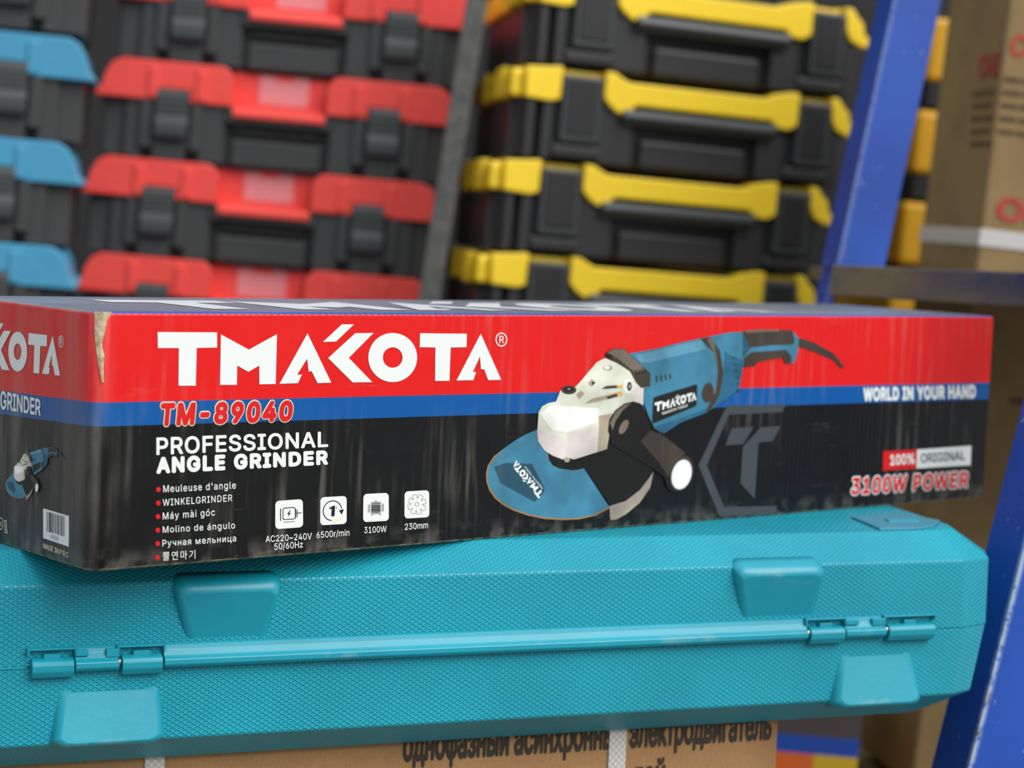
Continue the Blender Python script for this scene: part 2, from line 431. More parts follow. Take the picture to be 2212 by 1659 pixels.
A = Art('front', bf)
for lay, mn, off in ((3, 'offwhite', .075), (8, 'redink', .045)):
    A.text('TM-89040', (342, 917), (631, 906), 43, lay, mn, off, 38, up=(.09, -1), spacing=1.16, ref=.06)
A.obj('model_number', gbox)
A = Art('front', bf)
A.text('PROFESSIONAL', (337, 981.5), (708, 964), 35, 3, 'white', .021, 31, spacing=1.06)
A.text('ANGLE GRINDER', (337, 1020.5), (708, 1001), 30, 3, 'white', .05, 26, spacing=1.16)
A.obj('product_title', gbox)
A = Art('front', bf)
for t_, a, c, cp in (("Meuleuse d'angle", (88,1060), (522,1037), 41), ('WINKELGRINDER', (85,1141), (500,1112), 39), ('Máy mài góc', (85,1222), (397,1198), 40),
                     ('Molino de ángulo', (85,1302), (517,1275), 38), ('Ручная мельница', (83,1383), (523,1352), 38), ('뿔연마기', (85,1464), (280,1452), 30)):
    A.text(t_, a, c, cp, 3, 'white', .006 if t_[0] != '뿔' else 0, fn=z2, spacing=1.12 if t_[0] != '뿔' else 1.25)
for X, Y in ((60,1043),(59,1124),(57,1205),(56,1286),(55,1366),(54,1448)): A.ell(X, Y, 14, 15, 3, 'redink', z2, n=20)
A.obj('language_list', gbox)

# spec icons, each its own part with its caption
def icon(quad, draw, captions):
    A = Art('front', bf); TL, TR, BR_, BL_ = quad
    def fn(u, v):     # u right, v down, 0..1
        return z2(*[(TL[i] * (1 - u) + TR[i] * u) * (1 - v) + (BL_[i] * (1 - u) + BR_[i] * u) * v for i in (0, 1)])
    A.poly(rounded_rect(0, 1, 0, 1, (.14,) * 4, 5), 3, 'white', fn)
    draw(A, fn)
    for c in captions: A.text(*c, 3, 'white', .006, fn=z2)
    A.obj('spec_icon', gbox)
def rect(A, fn, x0, y0, x1, y1, lay=4): A.poly([(x0, y0), (x1, y0), (x1, y1), (x0, y1)], lay, 'navyink', fn)
def d1(A, fn):
    rect(A, fn, .17, .28, .205, .72)
    o = rounded_rect(.26, .74, .26, .70, (.08,) * 4, 4); i_ = rounded_rect(.29, .71, .29, .67, (.06,) * 4, 4)
    A.poly(o, 4, 'navyink', fn, [i_])
    A.poly([(.53,.36),(.42,.50),(.49,.50),(.44,.62),(.57,.46),(.50,.46),(.56,.36)], 4, 'navyink', fn)
    rect(A, fn, .74, .34, .765, .64); rect(A, fn, .79, .37, .81, .62); rect(A, fn, .77, .47, .95, .50); rect(A, fn, .29, .765, .70, .785)
def arc(A, fn, cx_, cy_, r, a0, a1, w_, lay=4, n=30):
    o = [(cx_ + (r + w_ / 2) * math.cos(math.radians(a0 + (a1 - a0) * i / n)), cy_ + (r + w_ / 2) * math.sin(math.radians(a0 + (a1 - a0) * i / n))) for i in range(n + 1)]
    i_ = [(cx_ + (r - w_ / 2) * math.cos(math.radians(a0 + (a1 - a0) * i / n)), cy_ + (r - w_ / 2) * math.sin(math.radians(a0 + (a1 - a0) * i / n))) for i in range(n + 1)]
    A.poly(o + i_[::-1], lay, 'navyink', fn)
def d2(A, fn):
    arc(A, fn, .46, .50, .35, 95, 352, .035)
    A.poly([(.70,.50),(.90,.47),(.81,.66)], 4, 'navyink', fn)
    A.poly([(.34,.40),(.47,.33),(.56,.33),(.54,.70),(.41,.70),(.43,.43),(.35,.45)], 4, 'navyink', fn)
    A.line([(.60,.44),(.63,.36)], .018, 4, 'navyink', fn)
    A.poly([(.46,.86),(.56,.76),(.80,.70),(.82,.78),(.62,.90),(.50,.92)], 5, 'offwhite', fn)
def d3(A, fn):
    for y, t_ in ((.32,.012),(.37,.018),(.43,.022),(.49,.028),(.56,.028),(.62,.022),(.67,.016),(.72,.010)): rect(A, fn, .31, y - t_, .68, y + t_)
    rect(A, fn, .24, .36, .265, .68); rect(A, fn, .19, .40, .21, .66); rect(A, fn, .725, .36, .75, .68); rect(A, fn, .78, .38, .80, .64)
    rect(A, fn, .45, .26, .53, .285); rect(A, fn, .31, .75, .38, .775); rect(A, fn, .62, .75, .69, .775)
def d4(A, fn):
    for k in range(8):
        a0 = 45 * k + 14; arc(A, fn, .5, .5, .37, a0, a0 + 30, .014, n=8)
        for s_ in (-7.5, 7.5):
            a = math.radians(45 * k + 6.5 + s_); b_ = math.radians(45 * k + 6.5 + s_ * .6)
            A.line([(.5 + .37 * math.cos(a), .5 + .37 * math.sin(a)), (.5 + .27 * math.cos(b_), .5 + .27 * math.sin(b_))], .013, 4, 'navyink', fn)
        a = math.radians(45 * k + 6.5); A.ell(.5 + .25 * math.cos(a), .5 + .25 * math.sin(a), .03, .03, 4, 'navyink', fn, hole=(.018, .018), n=12)
    A.ell(.5, .5, .085, .08, 4, 'navyink', fn, hole=(.07, .066), n=20)
icon(((758,1112),(922,1100),(924,1268),(758,1280)), d1, [('AC220~240V', (699,1358), (976,1339), 37), ('50/60Hz', (751,1403), (922,1389), 37)])
icon(((1027,1090),(1184,1081),(1184,1248),(1026,1257)), d2, [('6500r/min', (1003,1334), (1200,1318), 37)])
icon(((1284,1070),(1435,1063),(1436,1230),(1282,1238)), d3, [('3100W', (1288,1304), (1422,1296), 36)])
icon(((1530,1055),(1676,1047),(1678,1208),(1529,1217)), d4, [('230mm', (1531,1284), (1669,1273), 36)])

# ---- picture of the grinder
DISC = [(362,636),(300,662),(240,695),(180,738),(125,790),(92,840),(82,880),(85,925),(100,970),(130,1012),(175,1050),(235,1080),(310,1106),(400,1125),(500,1131),(590,1127),(680,1108),(758,1066),(620,855),(560,866),(470,850),(420,800),(418,765),(375,700)]
def grinder(A, F, small=False):
    P = lambda pts, l, m_: A.poly(pts, l, m_, F)
    P([(x, y) for x, y in DISC[:4]] + [(118,785),(84,838),(74,880),(77,928),(92,975),(122,1018),(170,1058),(230,1089),(308,1115),(400,1134),(500,1140),(590,1136),(684,1116),(766,1072),(758,1066),(620,855)], 4, 'pic_tan')
    P(DISC, 5, 'pic_blue')
    P([(120,845),(185,822),(330,828),(398,960),(397,985),(345,1040),(155,935)], 6, 'pic_teal')
    P([(420,770),(424,805),(445,835),(480,852),(560,864),(620,852),(762,1055),(850,1032),(930,970),(985,900),(1003,850),(1000,690),(930,560),(740,680),(560,790),(470,760)], 7, 'pic_black')
    P([(758,1062),(765,1140),(800,1135),(850,1108),(930,1040),(985,960),(1004,870),(985,900),(930,972),(850,1034)], 8, 'pic_grey')
    P([(760,1110),(765,1140),(800,1135),(850,1108),(925,1045),(980,965),(960,985),(900,1050),(830,1098)], 9, 'pic_silver_dark')
    # gear head
    P([(735,240),(690,262),(640,320),(605,362),(570,400),(530,420),(488,418),(462,482),(420,490),(385,508),(366,540),(358,650),(362,700),(400,755),(450,785),(500,803),(520,790),(560,803),(745,745),(760,640),(800,540),(870,488),(947,500),(948,400),(915,372),(880,320),(830,280)], 9, 'pic_silver')
    P([(525,655),(700,622),(692,735),(560,803),(545,785),(520,790)], 10, 'pic_silver_pink')
    P([(700,560),(790,545),(755,640),(745,745),(692,760),(700,640)], 10, 'pic_silver_dark')
    P([(366,640),(520,690),(520,790),(500,803),(440,780),(395,750),(362,700)], 10, 'pic_silver_pink')
    P([(372,548),(440,500),(700,520),(690,600),(520,650),(440,640)], 10, 'pic_silver_light')
    P([(880,470),(905,400),(948,405),(947,500)], 10, 'pic_silver_pink')
    P([(640,380),(660,355),(682,375),(658,398)], 11, 'pic_silver_dark'); P([(660,368),(682,375),(662,396)], 12, 'pic_brown')
    P([(575,440),(600,420),(620,438),(590,470)], 11, 'pic_silver_dark')
    P([(715,410),(740,395),(830,388),(830,405),(720,412)], 11, 'pic_brown'); P([(800,390),(830,386),(830,402),(800,406)], 12, 'pic_gold')
    P([(620,495),(660,465),(830,425),(832,445),(700,480)], 11, 'pic_silver_dark'); P([(740,455),(830,428),(832,445),(750,468)], 12, 'pic_brown'); P([(800,436),(830,428),(832,446),(802,452)], 13, 'pic_gold')
    A.ell(533, 417, 42, 24, 11, 'pic_brown', F, n=24); A.ell(533, 413, 26, 13, 12, 'pic_black', F, n=24); A.ell(533, 412, 9, 5, 13, 'pic_grey', F, n=12)
    A.ell(750, 295, 26, 14, 11, 'pic_silver_dark', F, n=20); A.ell(745, 293, 14, 9, 12, 'pic_silver_light', F, n=16)
    A.ell(862, 398, 24, 40, 11, 'pic_silver_light', F, n=20); A.ell(869, 397, 14, 26, 12, 'pic_brown', F, n=20); A.ell(870, 397, 7, 12, 13, 'pic_grey', F, n=14)
    A.ell(522, 805, 16, 14, 12, 'pic_silver_dark', F, n=16)
    # motor body
    P([(865,215),(1010,190),(1150,155),(1290,125),(1420,98),(1500,93),(1545,160),(1540,190),(1500,240),(1498,320),(1480,405),(1400,475),(1300,542),(1150,600),(1060,660),(1010,630),(975,560),(950,480),(945,400),(985,395),(985,325)], 8, 'pic_blue')
    P([(900,222),(1010,200),(1150,165),(1270,140),(1300,190),(1150,225),(980,265),(930,262)], 9, 'pic_blue_light')
    P([(1010,620),(1150,575),(1300,520),(1300,542),(1150,600),(1060,660)], 9, 'pic_blue_dark')
    P([(1400,200),(1440,230),(1498,250),(1496,330),(1478,405),(1400,475),(1330,520),(1372,440),(1392,320)], 9, 'pic_blue_dark')
    P([(1265,133),(1320,122),(1372,200),(1392,320),(1372,440),(1322,530),(1292,540),(1340,440),(1362,320),(1340,210)], 10, 'pic_brown')
    P([(1320,122),(1340,150),(1355,240),(1362,320),(1350,430),(1340,440),(1362,320),(1340,210),(1300,140)], 11, 'pic_brown_light')
    P([(1002,462),(1012,455),(1240,386),(1247,392),(1242,500),(1232,510),(1002,603),(996,596)], 10, 'pic_panel')
    A.ell(1305, 432, 32, 56, 11, 'pic_brown', F, rot=.12, n=30)
    for k in range(4): P([(1015+k*25,338-k*3),(1024+k*25,336-k*3),(1028+k*25,372-k*6),(1018+k*25,374-k*6)], 10, 'pic_brown')
    for k in range(6): P([(1436+k*6,232+k*36),(1458+k*6,232+k*36),(1464+k*5,246+k*36),(1444+k*5,248+k*36)], 10, 'pic_teal')
    for k in range(3): P([(1032+k*18,650-k*8),(1042+k*18,645-k*8),(1038+k*18,668-k*10)], 10, 'pic_teal')
    P([(737,208),(780,187),(840,188),(985,325),(985,395),(935,406),(906,375),(872,312),(770,247),(740,236)], 12, 'pic_brown')
    P([(745,210),(782,191),(838,192),(960,305),(900,320),(800,240)], 13, 'pic_brown_light')
    P([(735,210),(772,222),(770,247),(740,236)], 14, 'pic_black')
    for k in range(4): P([(898+k*16,306-k*4),(904+k*16,304-k*4),(914+k*16,335-k*4),(908+k*16,336-k*4)], 14, 'pic_black')
    # rear handle and cable
    P([(1805,125),(1900,155),(2003,213),(2035,248),(2066,292),(2045,296),(2003,250),(1920,215),(1815,175)], 6, 'pic_brown')
    P([(1500,93),(1590,84),(1700,84),(1775,88),(1812,130),(1808,200),(1790,262),(1762,272),(1740,260),(1748,210),(1560,222),(1520,250),(1498,300)], 8, 'pic_blue')
    P([(1500,90),(1600,80),(1775,86),(1787,140),(1780,165),(1640,170),(1538,183)], 9, 'pic_brown')
    P([(1510,88),(1600,81),(1700,82),(1700,92),(1520,100)], 10, 'pic_brown_light')
    P([(1505,240),(1545,208),(1740,194),(1768,228),(1770,268),(1740,272),(1722,236),(1640,250),(1580,262),(1572,282),(1502,292)], 9, 'pic_brown')
    # side handle
    P([(750,640),(758,580),(790,530),(840,492),(890,480),(930,492),(958,530),(975,590),(985,640),(1060,672),(1180,768),(1215,800),(1222,850),(1200,930),(1160,978),(1110,985),(1078,960),(1060,900),(1000,855),(960,830),(870,780),(770,720)], 15, 'pic_black')
    P([(985,640),(1060,672),(1180,768),(1150,790),(1100,860),(1085,900),(1040,830),(930,700)], 16, 'pic_brown')
    P([(760,600),(790,540),(840,500),(880,488),(830,530),(790,590),(775,640)], 16, 'pic_brown_light')
    A.ell(836, 622, 20, 44, 17, 'pic_brown_light', F, rot=.5, n=24)
    A.ell(1158, 880, 62, 100, 17, 'pic_brown', F, rot=.28, n=36)
    A.ell(1157, 886, 54, 84, 18, 'white', F, rot=.26, n=36)
    if small: return
    A.ell(1160, 884, 40, 70, 19, 'pic_silver_light', F, rot=.26, n=36)
    # words on the tool and on the disc
    def lab(X, Y):
        u, v = logo_uv(X, Y); return F(1008 + 232 * u, 540 - 68 * u - v * (52 - 4 * u))
    logo(A, 16, 'white', lab, False)
    A.text('TMAKOTA TOOLS', (1046, 556), (1190, 508), 13, 16, 'white', .02, fn=F)
    def disc(X, Y):
        u, v = logo_uv(X, Y)
        x = 960 - 425 * u - 78 * v; y = 1195 - 520 * u + 80 * v
        px_, py_ = 1040 + x / 7.21, 900 + y / 7.21
        return px_, py_
    A2 = lambda X, Y: disc(X, Y)
    logo(A, 8, 'white', A2, False)
    fn = lambda x, y: (1040 + x / 7.21, 900 + y / 7.21)
    A.text('TMAKOTA TOOLS', (955, 1120), (672, 770), 22, 8, 'white', .02, fn=fn, up=(-.72, .69))
A = Art('front', bf); grinder(A, z3); o = A.obj('grinder_picture', gbox)

# ---- emblem, slogan, badge, power line
A = Art('front', bf)
for pts in ([(1395,540),(1420,505),(1740,498),(1722,540),(1425,556),(1302,835),(1255,835)], [(1255,835),(1302,835),(1398,1068),(1640,1062),(1690,1062),(1690,1095),(1640,1108),(1372,1120)],
            [(1440,630),(1562,622),(1505,718),(1405,726)], [(1600,625),(1712,618),(1668,702),(1590,708),(1568,1022),(1488,935),(1502,735)]):
    A.poly(pts, 2, 'greyink', z3)
A.obj('emblem', gbox)
A = Art('front', bf); A.text('WORLD IN YOUR HAND', (1864, 864.5), (2107, 858), 25, 3, 'white', .05, spacing=1.1); A.obj('slogan_lettering', gbox)
A = Art('front', bf)
A.poly([(1292,1012),(1512,1000),(1508,1124),(1288,1138)], 3, 'redink', z4); A.poly([(1512,1000),(1866,975),(1861,1102),(1508,1124)], 3, 'white', z4)
A.text('100%', (1335,1100), (1495,1090), 62, 4, 'white', .03, fn=z4); A.text('ORIGINAL', (1535,1086), (1825,1066), 56, 4, 'blackink', .012, fn=z4)
A.obj('original_badge', gbox)
A = Art('front', bf)
for lay, mn, off in ((3, 'white', .075), (8, 'redink', .03)):
    A.text('3100W POWER', (1075, 1290), (1845, 1240), 100, lay, mn, off, 92, fn=z4, up=(.10, -1), ref=.06, spacing=1.12)
A.obj('power_lettering', gbox)

# ---- end face
ye = lambda x, y: be(x, y)[0]
A = Art('end', be)
y1_, y0_ = ye(131, 800), ye(62, 760)         # right foot of the last letter, left of the last T
k_ = (y0_ - y1_) / (1 - .764)
(yb, zb_), (yt, zt_) = be(131, 812), be(111, 724)
(yc, zc_), (yd, zd_) = be(75, 806), be(62, 719)
def endlogo(X, Y):
    u, v = logo_uv(X, Y); yy = y1_ + (1 - u) * k_
    zbot = zb_ + (be(75, 806)[1] - zb_) / (be(75, 806)[0] - yb) * (yy - yb); ztop = zt_ + (zd_ - zt_) / (yd - yt) * (yy - yt)
    return yy, zbot + (ztop - zbot) * v
def inend(fn): return lambda X, Y: fn(X, Y)
A.px = lambda a, b: (a, b)
logo(A, 3, 'white', endlogo); A.px = be
A.text('GRINDER', (2, 882), (89, 897), 37, 3, 'white', .02, 33)
A.obj('end_lettering', gbox)
A = Art('end', be)
def endpic(X, Y):       # upright small picture, foreshortened
    u = (X - 80) / 1990; v = (Y - 80) / 1060
    return 14 + u * 128, (957 + 118 * v) + u * 12
def pic2(X, Y):
    return endpic(X, Y)
grinder(A, pic2, True); o = A.obj('end_grinder_picture', gbox)
A = Art('end', be); q6 = lambda X, Y: (X / 4.74, 880 + Y / 4.74)
A.poly([(447,1033),(712,1112),(710,1426),(447,1338)], 3, 'white', q6)
x = 484; random.seed(3)
while x < 672:
    wd = random.choice((3, 3, 5, 7, 9)); t0 = (x - 484) / 190
    A.poly([(x, 1066 + 54 * t0), (x + wd, 1066 + 54 * (t0 + wd / 190)), (x + wd, 1268 + 56 * (t0 + wd / 190)), (x, 1268 + 56 * t0)], 4, 'blackink', q6); x += wd + random.choice((3, 4, 6, 9))
A.text('090305', (525, 1340), (603, 1366), 40, 4, 'blackink', .0, fn=q6)
A.obj('barcode_label', gbox)
A = Art('end', be); A.text('MADE IN P R C', (450, 1440), (706, 1538), 52, 3, 'offwhite', .003, fn=q6)
A.obj('origin_lettering', gbox)
A = Art('end', be)
A.ell(12, 1190, 27, 62, 3, 'offwhite', q6, hole=(22, 54)); A.poly([(50,1152),(72,1160),(80,1290),(58,1284)], 3, 'offwhite', q6, [[(56,1164),(68,1168),(74,1276),(62,1272)]])
A.text('R', (2,1218), (20,1224), 50, 3, 'offwhite', fn=q6)
A.text('11', (60,1250), (69,1254), 50, 3, 'offwhite', fn=q6)
A.obj('certification_marks', gbox)
# ---- top face lettering
A = Art('top', lambda a, b: (a, b))
def toplogo(X, Y):
    u, v = logo_uv(X, Y); return .055 + u * .45, .030 + v * .080
M['greyedwhite'] = print_mat('greyed_white_ink', (196, 198, 200), .5, .6)  # white greyed to go with the sheen painted on the top
logo(A, 3, 'greyedwhite', toplogo, False); A.obj('top_lettering', gbox)

# ------------------------------------------------------------------ turquoise case
def case_mat(tex=True):
    s = NT('turquoise_plastic' + ('_textured' if tex else '_smooth')); s.b.inputs['Roughness'].default_value = .42
    c1, c2 = lin((14, 154, 174)), lin((8, 140, 160))
    col = s.mix(s.ramp(s.noise(12, 3), .3, .7), c1, c2)
    sp = s.n('ShaderNodeSeparateXYZ'); s.L(s.co(), sp.inputs[0]); X, Y, Z = sp.outputs
    if tex:
        V = s.math('ADD', Z, s.math('MULTIPLY', Y, s.math('SUBTRACT', s.math('GREATER_THAN', Z, -.056), .5)))
        def lat(ou, ov):
            u = s.math('SUBTRACT', s.math('FRACT', s.math('ADD', s.math('MULTIPLY', X, 1 / .0043), ou)), .5)
            v = s.math('SUBTRACT', s.math('FRACT', s.math('ADD', s.math('MULTIPLY', V, 1 / .00275), ov)), .5)
            pw = lambda q_: s.math('POWER', s.math('MULTIPLY', s.math('ABSOLUTE', q_), 2), 1.4)
            return s.math('ADD', pw(u), pw(v))
        d = s.math('MINIMUM', lat(10, 100), lat(10.5, 100.5))
        h = s.math('SMOOTH_MIN', s.ramp(d, .44, .72), 1, .1)
        s.bump(s.math('ADD', h, s.math('MULTIPLY', s.noise(900, 2), .25)), .8, .0005)
    else:
        h = s.noise(260, 3); s.bump(h, .12, .0006)
        wear = s.math('MULTIPLY', s.ramp(s.noise(90, 6, sc3=(.35, 1, 1)), .52, .66), .5, clamp=True)
        ab = lambda z_, w_: s.ramp(s.math('ABSOLUTE', s.math('ADD', Z, z_)), w_, w_ * .3)
        msk = s.math('MULTIPLY', s.math('LESS_THAN', Y, -.0045), s.math('ADD', ab(.0205, .005), ab(.0950, .0045), clamp=True))
        msk = s.math('ADD', msk, s.math('MULTIPLY', s.ramp(s.math('ABSOLUTE', s.math('ADD', Z, .0550)), .003, .001), s.ramp(s.noise(25, 3), .5, .62)), clamp=True)
        col = s.mix(s.math('MULTIPLY', wear, msk), col, lin((150, 176, 176)))
        s.b.inputs['Roughness'].default_value = .40; col = s.mix(.14, col, lin((4, 104, 128)))
    s.L(col, s.b.inputs['Base Color'])
    return s.m
M['case'] = case_mat(); M['casesm'] = case_mat(False)
case = empty('plastic_tool_case', MC_, 'turquoise blow-moulded plastic tool case with honeycomb texture under the printed box', 'tool case')
X0, XL = -.075, -.055
def outline(z, fi, xr, cut, cutr=.0):
    """plan outline at height z: fi front inset, xr right side, cut = front right corner chamfer size (x,y)"""
    back = .30
    return [(X0 + fi + .03, fi, z), (xr - cut[0], fi, z), (xr - cut[0] * .35, fi + cut[1] * .28, z), (xr, fi + cut[1], z), (xr + .018 - fi * .3, fi + cut[1] + .10, z), (xr + .024 - fi * .5, back - .06, z), (xr - .03, back - fi * .6, z), (X0 + .05, back - fi * .6, z), (X0 + fi, back - .07, z), (X0 + fi, fi + .03, z)]
rk = [outline(0, .0207, .566, (.022, .022)), outline(-.0004, .0198, .5665, (.022, .022)), outline(-.0149, .0005, .586, (.036, .030)), outline(-.0162, 0, .5865, (.036, .030)), outline(-.0562, -.0005, .586, (.034, .03))]
up_ = B().loft(rk[::-1]).obj('upper_shell', M['case'], case)
rk = [outline(-.0566, -.0005, .5855, (.034, .03)), outline(-.0958, 0, .574, (.026, .024)), outline(-.097, .0006, .5735, (.026, .024)), outline(-.1122, .0230, .552, (.02, .02)), outline(-.1127, .0238, .551, (.02, .02))]
lo_ = B().loft(rk[::-1]).obj('lower_shell', M['case'], case)
for o in (up_, lo_):
    mo = o.modifiers.new('soft', 'BEVEL'); mo.width = .0016; mo.segments = 3; mo.limit_method = 'ANGLE'; mo.angle_limit = math.radians(18)
# moulded foot blocks
def block(name, top, bot, ytop, ybot, ledge):
    """top/bot: (x0, x1, z) on the shell; proud by ytop at the top, ybot at the bottom"""
    (a0, a1, za), (b0, b1, zb) = top, bot
    def ring(ins, f):
        za_, zb2 = za - ins * (ledge[0]), zb + ins * (ledge[1]); pts = []
        pl = rounded_rect(0, 1, 0, 1, (.13, .13, .13, .13), 6)
        for u, v in pl:      # v 0 bottom, 1 top
            x = (b0 + ins) * (1 - u) * (1 - v) + (b1 - ins) * u * (1 - v) + (a0 + ins) * (1 - u) * v + (a1 - ins) * u * v
            bul = math.sin(v * math.pi) * .0012 * (1 if u > .5 else -1) * (abs(u - .5) * 2)
            pts.append((x + bul, .001 - f * (ybot * (1 - v) + ytop * v) - (0 if f else -.004), zb2 * (1 - v) + za_ * v))
        return pts
    rr = [ring(-.0008, 0), ring(0, .12), ring(.0012, .6), ring(.0028, .9), ring(.0048, 1.0)]
    o = B().loft(rr[::-1], smooth=True).obj(name, M['casesm'], case)
    for p in o.data.polygons:
        if len(p.vertices) > 4: p.use_smooth = False
    return o
block('foot_block', (.0675, .1265, -.0125), (.0775, .1190, -.0512), .0080, .0008, (1.6, 1))
block('foot_block', (.3920, .4530, -.0125), (.4020, .4480, -.0512), .0080, .0008, (1.6, 1))
block('foot_block', (.0120, .0630, -.0650), (.0080, .0665, -.0985), .0012, .0080, (1, .8))
block('foot_block', (.4675, .5160, -.0655), (.4620, .5240, -.1015), .0012, .0080, (1, .8))
# hinge: continuous rail with interlocking knuckles at both ends
ZR0, ZR1 = -.0475, -.0590
def rail_profile(y=-.0062): return [(.001, ZR0 + .001), (-.0015, ZR0 + .0002), (-.0022, ZR0 - .0022), (-.0042, ZR0 - .0050), (y, ZR0 - .0066), (y, ZR1 + .0022), (y + .0015, ZR1 + .0004), (-.0005, ZR1), (.001, ZR1)]
B().prism(rail_profile(), 'x', .0642, .4422, .0003, 1).obj('hinge_rail', M['casesm'], case)
def knuckle(x0, x1, lower):
    k = B()
    if lower:
        pr = [(.001, -.0514), (-.0030, -.0516), (-.0052, -.0526), (-.0066, -.0545), (-.0064, -.0580), (-.0045, -.0612), (-.0005, -.0622), (.001, -.0622)]
        k.prism(pr, 'x', x0 + .0008, x1 - .0002, .0004, 1)
        xm = (x0 + x1) / 2; k.box(xm - .0042, xm + .0042, -.0034, .0005, -.0520, -.0494, .0003, 1)
    else:
        k.prism(rail_profile(-.0064), 'x', x0, x1, .0003, 1)
        xm = (x0 + x1) / 2
        k.box(x0, xm - .0045, -.0046, .0, -.0510, -.0478, .0004, 1); k.box(xm + .0045, x1, -.0046, .0, -.0520, -.0478, .0004, 1)
    k.obj('hinge_knuckle', M['casesm'], case)
xs = [-.0035, .0187, .0407, .0625]
gl = [(-.0035, .0185, True), (.0190, .0410, False), (.0418, .0636, True)]
for x0, x1, lw in gl: knuckle(x0, x1, lw)
for x0, x1, lw in ((.4430, .4670, True), (.4675, .4950, False), (.4960, .5290, True)): knuckle(x0, x1, lw)
# window rims around the lower knuckles: recess framed by the upper shell
dk = mat('recess_shadowed_plastic', (8, 110, 132), .5)
for x0, x1 in ((-.0035, .0187), (.0415, .0640), (.4425, .4672), (.4955, .5292)):
    r_ = B(); r_.box(x0 - .0012, x1 + .0012, -.0040, .0002, -.0475, -.0465, .0003, 1)
    r_.box(x0 - .0014, x0 - .0002, -.0040, .0002, -.0500, -.0463, .0002, 1); r_.box(x1 + .0000, x1 + .0012, -.0040, .0002, -.0500, -.0463, .0002, 1)
    r_.obj('hinge_window_rim', M['casesm'], case)
M['steel'] = mat('bright_steel', (200, 195, 185), .25, metal=1)
for x in (.0413, .4424, .4954): B().cyl((x - .0008, -.0040, -.0545), (x + .0006, -.0040, -.0545), .0021).obj('hinge_pin', M['steel'], case)
# seam flash
B().box(-.05, -.0045, -.0010, .001, -.0570, -.0560, .0002, 1).obj('moulding_seam', M['casesm'], case)
# raised logo plate on the top right corner
M['plate'] = mat('worn_teal_plastic', (52, 134, 158), .45, bump=.1)
pl = B().prism([(.486, .005), (.515, .072), (.560, .078), (.566, .050), (.548, .030), (.532, .0235), (.505, .0235)][1:], 'z', -.0002, .0014, .0006, 1)
pl.obj('logo_plate', M['plate'], case)
B().prism([(.526, .046), (.548, .046), (.553, .058), (.530, .058)], 'z', .0010, .0022, .0004, 1).obj('raised_emblem', M['casesm'], case)

# ------------------------------------------------------------------ motor carton under the case
def kraft(name, c1, c2):
    s = NT(name); s.b.inputs['Roughness'].default_value = .85
    n1 = s.noise(20, 5); n2 = s.noise(700, 2, sc3=(1, 1, .4))
    c = s.mix(s.ramp(n1, .3, .7), lin(c1), lin(c2)); c = s.mix(s.math('MULTIPLY', s.ramp(n2, .45, .7), .25), c, lin(tuple(int(v * .7) for v in c1)))
    s.L(c, s.b.inputs['Base Color']); s.bump(n1, .15, .002); return s.m
M['kraft'] = kraft('kraft_cardboard', (164, 124, 80), (148, 110, 70))
M['kraft2'] = kraft('pale_kraft_cardboard', (146, 120, 78), (128, 104, 66))
M['strap'] = NT('woven_strap').m
def strap_mat():
    s = NT('woven_plastic_strap'); s.b.inputs['Roughness'].default_value = .35
    ck = s.n('ShaderNodeTexChecker'); ck.inputs['Scale'].default_value = 500; s.L(s.co(), ck.inputs[0])
    s.L(s.mix(ck.outputs['Fac'], lin((206, 202, 196)), lin((180, 176, 170))), s.b.inputs['Base Color']); s.bump(ck.outputs['Fac'], .3, .0004); return s.m
M['strap'] = strap_mat()
M['darktext'] = mat('dark_stencil_ink', (52, 44, 36), .8)
M['redtext'] = mat('red_stencil_ink', (176, 62, 50), .8)
ZT = -.1130
mcart = empty('motor_carton', MC_ @ Matrix.Translation((0, 0, ZT - .30)), 'brown cardboard carton with dark Cyrillic lettering and white straps beneath the turquoise case', 'carton')
B().box(-.12, .4463, .03, .27, 0, .30, .0015, 2).obj('carton_body', M['kraft'], mcart)
for x0, x1 in ((.0635, .0742), (.3343, .3453)): B().box(x0, x1, .0288, .0302, .002, .2998, .0002, 1).obj('strap', M['strap'], mcart)
def out_(p, e_):      # successive strokes of one letter lie a hair apart
    return (p[0] - e_, p[1] - e_, p[2])
def flat_text(name, txt, fn, mname, parent, bold=.0, spacing=1., size=None):
    V, P = glyphs(txt, bold, spacing); x0, x1 = min(v[0] for v in V), max(v[0] for v in V)
    me = bpy.data.meshes.new(name); me.from_pydata([out_(fn((x - x0) / (x1 - x0), y / CAPH), k * .000012) for x, y, k in V], [], P)
    return link(name, me, parent, [M[mname]])
cz = lambda z: z - (ZT - .30)
flat_text('carton_lettering', 'однофазный асинхронный электродвигатель', lambda u, v: (.2083 + .2335 * u, .0297, cz(-.1243 - .0006 * u + .0170 * v)), 'darktext', mcart, .03)
flat_text('carton_lettering', 'лей', lambda u, v: (.350 + .022 * u, .0297, cz(-.1492 + .0005 * u + .0150 * v)), 'darktext', mcart, .03)

# ------------------------------------------------------------------ toolboxes in the stacks
def plast(name, rgb, rough=.45): return mat(name, rgb, rough, .04, bump=.06, nscale=200)
M['dark2'] = plast('matt_black_plastic', (46, 46, 47)); M['dark'] = plast('charcoal_plastic', (58, 59, 59)); M['darker'] = plast('black_plastic', (36, 36, 37)); M['latch'] = plast('graphite_plastic', (62, 66, 66), .4)
M['tb_red'] = plast('red_plastic', (238, 74, 66)); M['tb_blue'] = plast('sky_blue_plastic', (66, 146, 182)); M['tb_yellow'] = plast('yellow_plastic', (250, 212, 44)); M['tb_amber'] = plast('amber_plastic', (206, 152, 24))
M['sticker'] = plast('pink_translucent_label', (226, 138, 142), .3)

